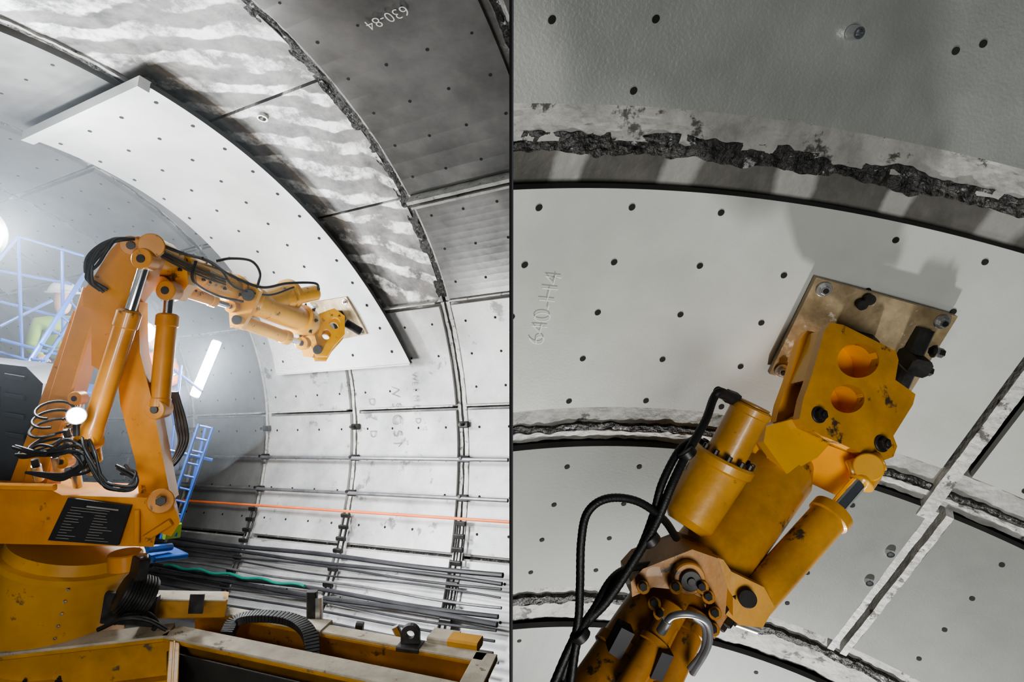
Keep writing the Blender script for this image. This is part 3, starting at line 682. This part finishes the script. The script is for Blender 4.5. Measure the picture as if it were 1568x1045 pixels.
for (hu,hv,ru,rv) in holes:
    c=f(hu,hv); R_=(f(hu+ru,hv)-c).length
    x,y,a=frame(n); nn_=36
    r0=[bbr.verts.new(c+n*.004+(x*math.cos(2*math.pi*i/nn_)+y*math.sin(2*math.pi*i/nn_))*R_*1.02) for i in range(nn_)]
    r1=[bbr.verts.new(c+n*.10+(x*math.cos(2*math.pi*i/nn_)+y*math.sin(2*math.pi*i/nn_))*R_*1.02) for i in range(nn_)]
    for i in range(nn_): bbr.faces.new((r0[i],r0[(i+1)%nn_],r1[(i+1)%nn_],r1[i]))
for u,v,r in ((1253,636,.019),(1349,680,.020)):
    c=f(u,v); tube(bd,c+n*.01,c-n*.006,r*1.25,n=24); tube(bd,c-n*.006,c-n*.022,r*.9,n=6); tube(bd,c-n*.022,c-n*.028,r*.4,n=12)
for o in (.03,.10):
    prism(by,[[f(u,v)+n*o for u,v in [(1226,640),(1256,622),(1300,660),(1264,700),(1216,726),(1180,676),(1184,652)]]],n*.03)
prism(bbr,[[V(u,v,1.76) for u,v in [(1212,704),(1252,676),(1300,694),(1336,706),(1342,730),(1312,738),(1286,762),(1244,742),(1222,730)]]],Vector((0,.10,0)))
tube(by,V(1330,716,1.68),V(1330,716,1.84),.040,n=30); tube(bw,V(1352,706,1.70),V(1300,720,1.73),.028,n=20)
tube(by,V(1318,742,1.70),V(1332,722,1.72),.034,n=20)
def ram2(p0,p1,r,rod,split):
    m=p0.lerp(p1,split); tube(bw,p0,m,r,n=44,prof=[(0,r*.7),(.03,r*.95),(.9,r*.95),(.91,r*1.08),(.985,r*1.08),(1,r*.9)]); tube(bc,m,p1,rod,n=24)
ram2(V(1148,928,1.56),V(1322,732,1.71),.052,.022,.73)
bbn=B()
A0,A1=V(1206,700,1.80),V(1064,888,1.62)
tube(bw,A0,A1,.11,n=56,prof=[(0,.06),(.0,.08),(.05,.09),(.12,.105),(.9,.108),(.92,.12),(1,.12)])
prism(bw,[[V(u,v,1.70) for u,v in [(1160,664),(1196,652),(1222,690),(1212,726),(1176,706)]]],Vector((0,.14,0)))
m0,m1=V(1152,622,1.60),V(1108,705,1.62)
tube(bw,m1,m0,.055,n=40,prof=[(0,.056),(.1,.054),(.85,.052),(.87,.056),(.97,.056),(1,.050)])
x,y,a=frame(m1-m0)
tube(bbn,m0-a*.006,m0-a*.001,.047,n=36)
tube(bw,m1-a*.012,m1+a*.022,.086,n=48); tube(bw,m1+a*.02,V(1048,806,1.60),.085,n=44,prof=[(0,.078),(.3,.076),(.9,.07),(1,.05)])
for k in range(12):
    an=k*math.pi/6; p=m1-a*.012+(x*math.cos(an)+y*math.sin(an))*.071; tube(bd,p,p-a*.014,.0085,n=10)
x,y,a=frame(A1-A0)
n8=[A1+(x*math.cos(t)+y*math.sin(t))*.145 for t in [math.pi/8+i*math.pi/4 for i in range(8)]]
prism(bbn,[n8],a*.03)
for k in range(12):
    an=k*math.pi/6; p=A1+(x*math.cos(an)+y*math.sin(an))*.128; tube(bd,p,p-a*.016,.011,n=6); tube(bd,p+a*.03,p+a*.05,.011,n=6)
for d in (1.50,1.62):
    prism(bw,[[V(u,v,d) for u,v in [(1092,852),(1108,858),(1120,876),(1170,900),(1186,930),(1168,962),(1132,958),(1104,936),(1086,930)]]],Vector((0,.025,0)))
tube(bd,V(1145,918,1.47),V(1145,918,1.66),.022,n=20); tube(bw,V(1145,926,1.53),V(1145,926,1.61),.055,n=30)
tube(bs,V(1126,950,1.52),V(1160,962,1.52),.016,n=14)
c=V(1056,888,1.44); tube(bbn,c,c+Vector((0,.12,0)),.040,n=28); tube(bd,c,c-Vector((0,.012,0)),.026,n=20)
tube(bd,c-Vector((0,.012,0)),c-Vector((0,.018,0)),.010,n=12)
prism(bbn,[[V(u,v,1.47) for u,v in [(966,892),(984,872),(1060,842),(1100,856),(1114,900),(1110,950),(1094,980),(1084,920),(1050,905),(1000,900),(968,915)]]],Vector((0,.14,0)))
L0,L1=V(1040,905,1.60),V(900,1120,1.42)
tube(bbn,L0,L1,.10,n=52,prof=[(0,.115),(.03,.115),(.04,.10),(.5,.10),(.51,.108),(.57,.108),(.58,.10),(1,.10)])
tube(bbn,V(1034,930,1.46),V(958,1060,1.36),.034,n=28,prof=[(0,.028),(.02,.034),(.18,.034),(.19,.028),(.4,.028),(.41,.036),(.47,.036),(.48,.028),(1,.028)])
tube(bbn,V(1070,940,1.50),V(1010,1070,1.40),.036,n=28,prof=[(0,.03),(.02,.04),(.25,.04),(.26,.034),(1,.034)])
for u,v in ((1010,940),(1085,915),(1095,940),(1002,925),(1020,955),(1092,965),(1075,900),(1035,900),(985,900)):
    tube(bd,V(u,v,1.43),V(u,v,1.41),.010,n=6); tube(bbn,V(u,v,1.50),V(u,v,1.43),.016,n=14)
bpl=B()
prism(bpl,[[V(u,v,1.415) for u,v in [(952,962),(972,972),(950,1012),(932,1000)]]],Vector((0,.05,0)))
prism(bpl,[[V(u,v,1.36) for u,v in [(1014,1000),(1032,1006),(1014,1045),(996,1040)]]],Vector((0,.05,0)))
finish(bpl,'arm_placards',M['placard'],ga)
bq=B(); hose(bq,[V(1016,962,1.36),V(1030,944,1.33),V(1060,942,1.32),V(1084,956,1.33),V(1084,990,1.35),V(1060,1032,1.38)],.008,n=12); hose(bq,[V(1062,946,1.34),V(1078,962,1.34),V(1076,996,1.36),V(1055,1025,1.38)],.006,n=10)
tube(bs,V(1012,968,1.36),V(1022,950,1.345),.012,n=12)
hose(bh,[V(1116,606,1.58),V(1102,600,1.55),V(1092,612,1.54),V(1080,645,1.5),V(1052,695,1.46),V(1028,745,1.43),V(1005,800,1.42),V(970,860,1.4),V(930,920,1.38),V(885,970,1.36),V(848,1050,1.34),V(830,1100,1.3)],.0105,n=12,sub=16,ribs=.06)
hose(bh,[V(1064,672,1.52),V(1040,690,1.48),V(1014,740,1.45),V(1000,790,1.44),V(976,850,1.42),V(936,910,1.4),V(892,965,1.38),V(866,1040,1.35),V(850,1100,1.3)],.0095,n=12,sub=16,ribs=.06)
hose(bh,[V(1036,825,1.5),V(1015,795,1.44),V(975,768,1.4),V(930,764,1.38),V(900,785,1.37),V(890,830,1.36),V(888,900,1.36),V(884,960,1.36),V(862,1040,1.35)],.0095,n=12,sub=16,ribs=.07)
hose(bh,[V(1000,865,1.5),V(960,872,1.46),V(935,890,1.42),V(912,930,1.38),V(886,975,1.35),V(874,1050,1.33)],.0095,n=12,sub=14,ribs=.07)
tube(bd,V(1118,608,1.58),V(1098,600,1.555),.015,n=14); tube(bd,V(1128,612,1.6),V(1112,606,1.58),.019,n=6)
for u,v,d in ((884,968,1.355),(992,822,1.42),(1048,690,1.46)): 
    p=V(u,v,d); tube(bd,p,p+Vector((.012,0,-.016)),.024,n=16)
for bb,nm,mm in ((by,'wrist_links',M['yellow']),(bbr,'inner_faces',M['bright']),(bw,'arm_and_rams',M['yellow_dirty']),(bbn,'forearm_and_elbow',M['brown']),(bd,'bolts_and_clamp',M['dsteel']),(bs,'bare_fittings',M['steel']),(bc,'ram_rod',M['chrome']),(bp,'mounting_plate',M['plate']),(bh,'hydraulic_hoses',M['black']),(bq,'clear_hose',M['pipe'])):
    bmesh.ops.recalc_face_normals(bb,faces=bb.faces[:]); finish(bb,nm,mm,ga,True)

area('heading_floodlight',(.95,2.1,-3.9),(1.05,1.95,.1),150,.2,(1,.995,.97))
area('heading_fill_light',(.5,-1.1,-1.1),(.9,2,.1),52,1.0,(1,.995,.97))

# ------------------------------------------------------------------ black divider sheet, added to part the two views
bm=B()
bmesh.ops.create_cube(bm,size=1,matrix=Matrix.Translation((-.0022,5.15,0))@Matrix.Diagonal((.003,8.7,10,1)))
finish(bm,'wall_partition',M['divider'])

# ------------------------------------------------------------------ world and camera
wd=bpy.data.worlds.new('tunnel_ambient'); bpy.context.scene.world=wd; wd.use_nodes=True
wd.node_tree.nodes['Background'].inputs[0].default_value=(.85,.93,1,1); wd.node_tree.nodes['Background'].inputs[1].default_value=.06
cam=bpy.data.cameras.new('camera'); co=bpy.data.objects.new('camera',cam); SC.objects.link(co)
cam.sensor_width=36; cam.lens=36*900/1568; cam.clip_start=.02; co.location=(0,0,0); co.rotation_euler=(math.pi/2,0,0)
bpy.context.scene.camera=co
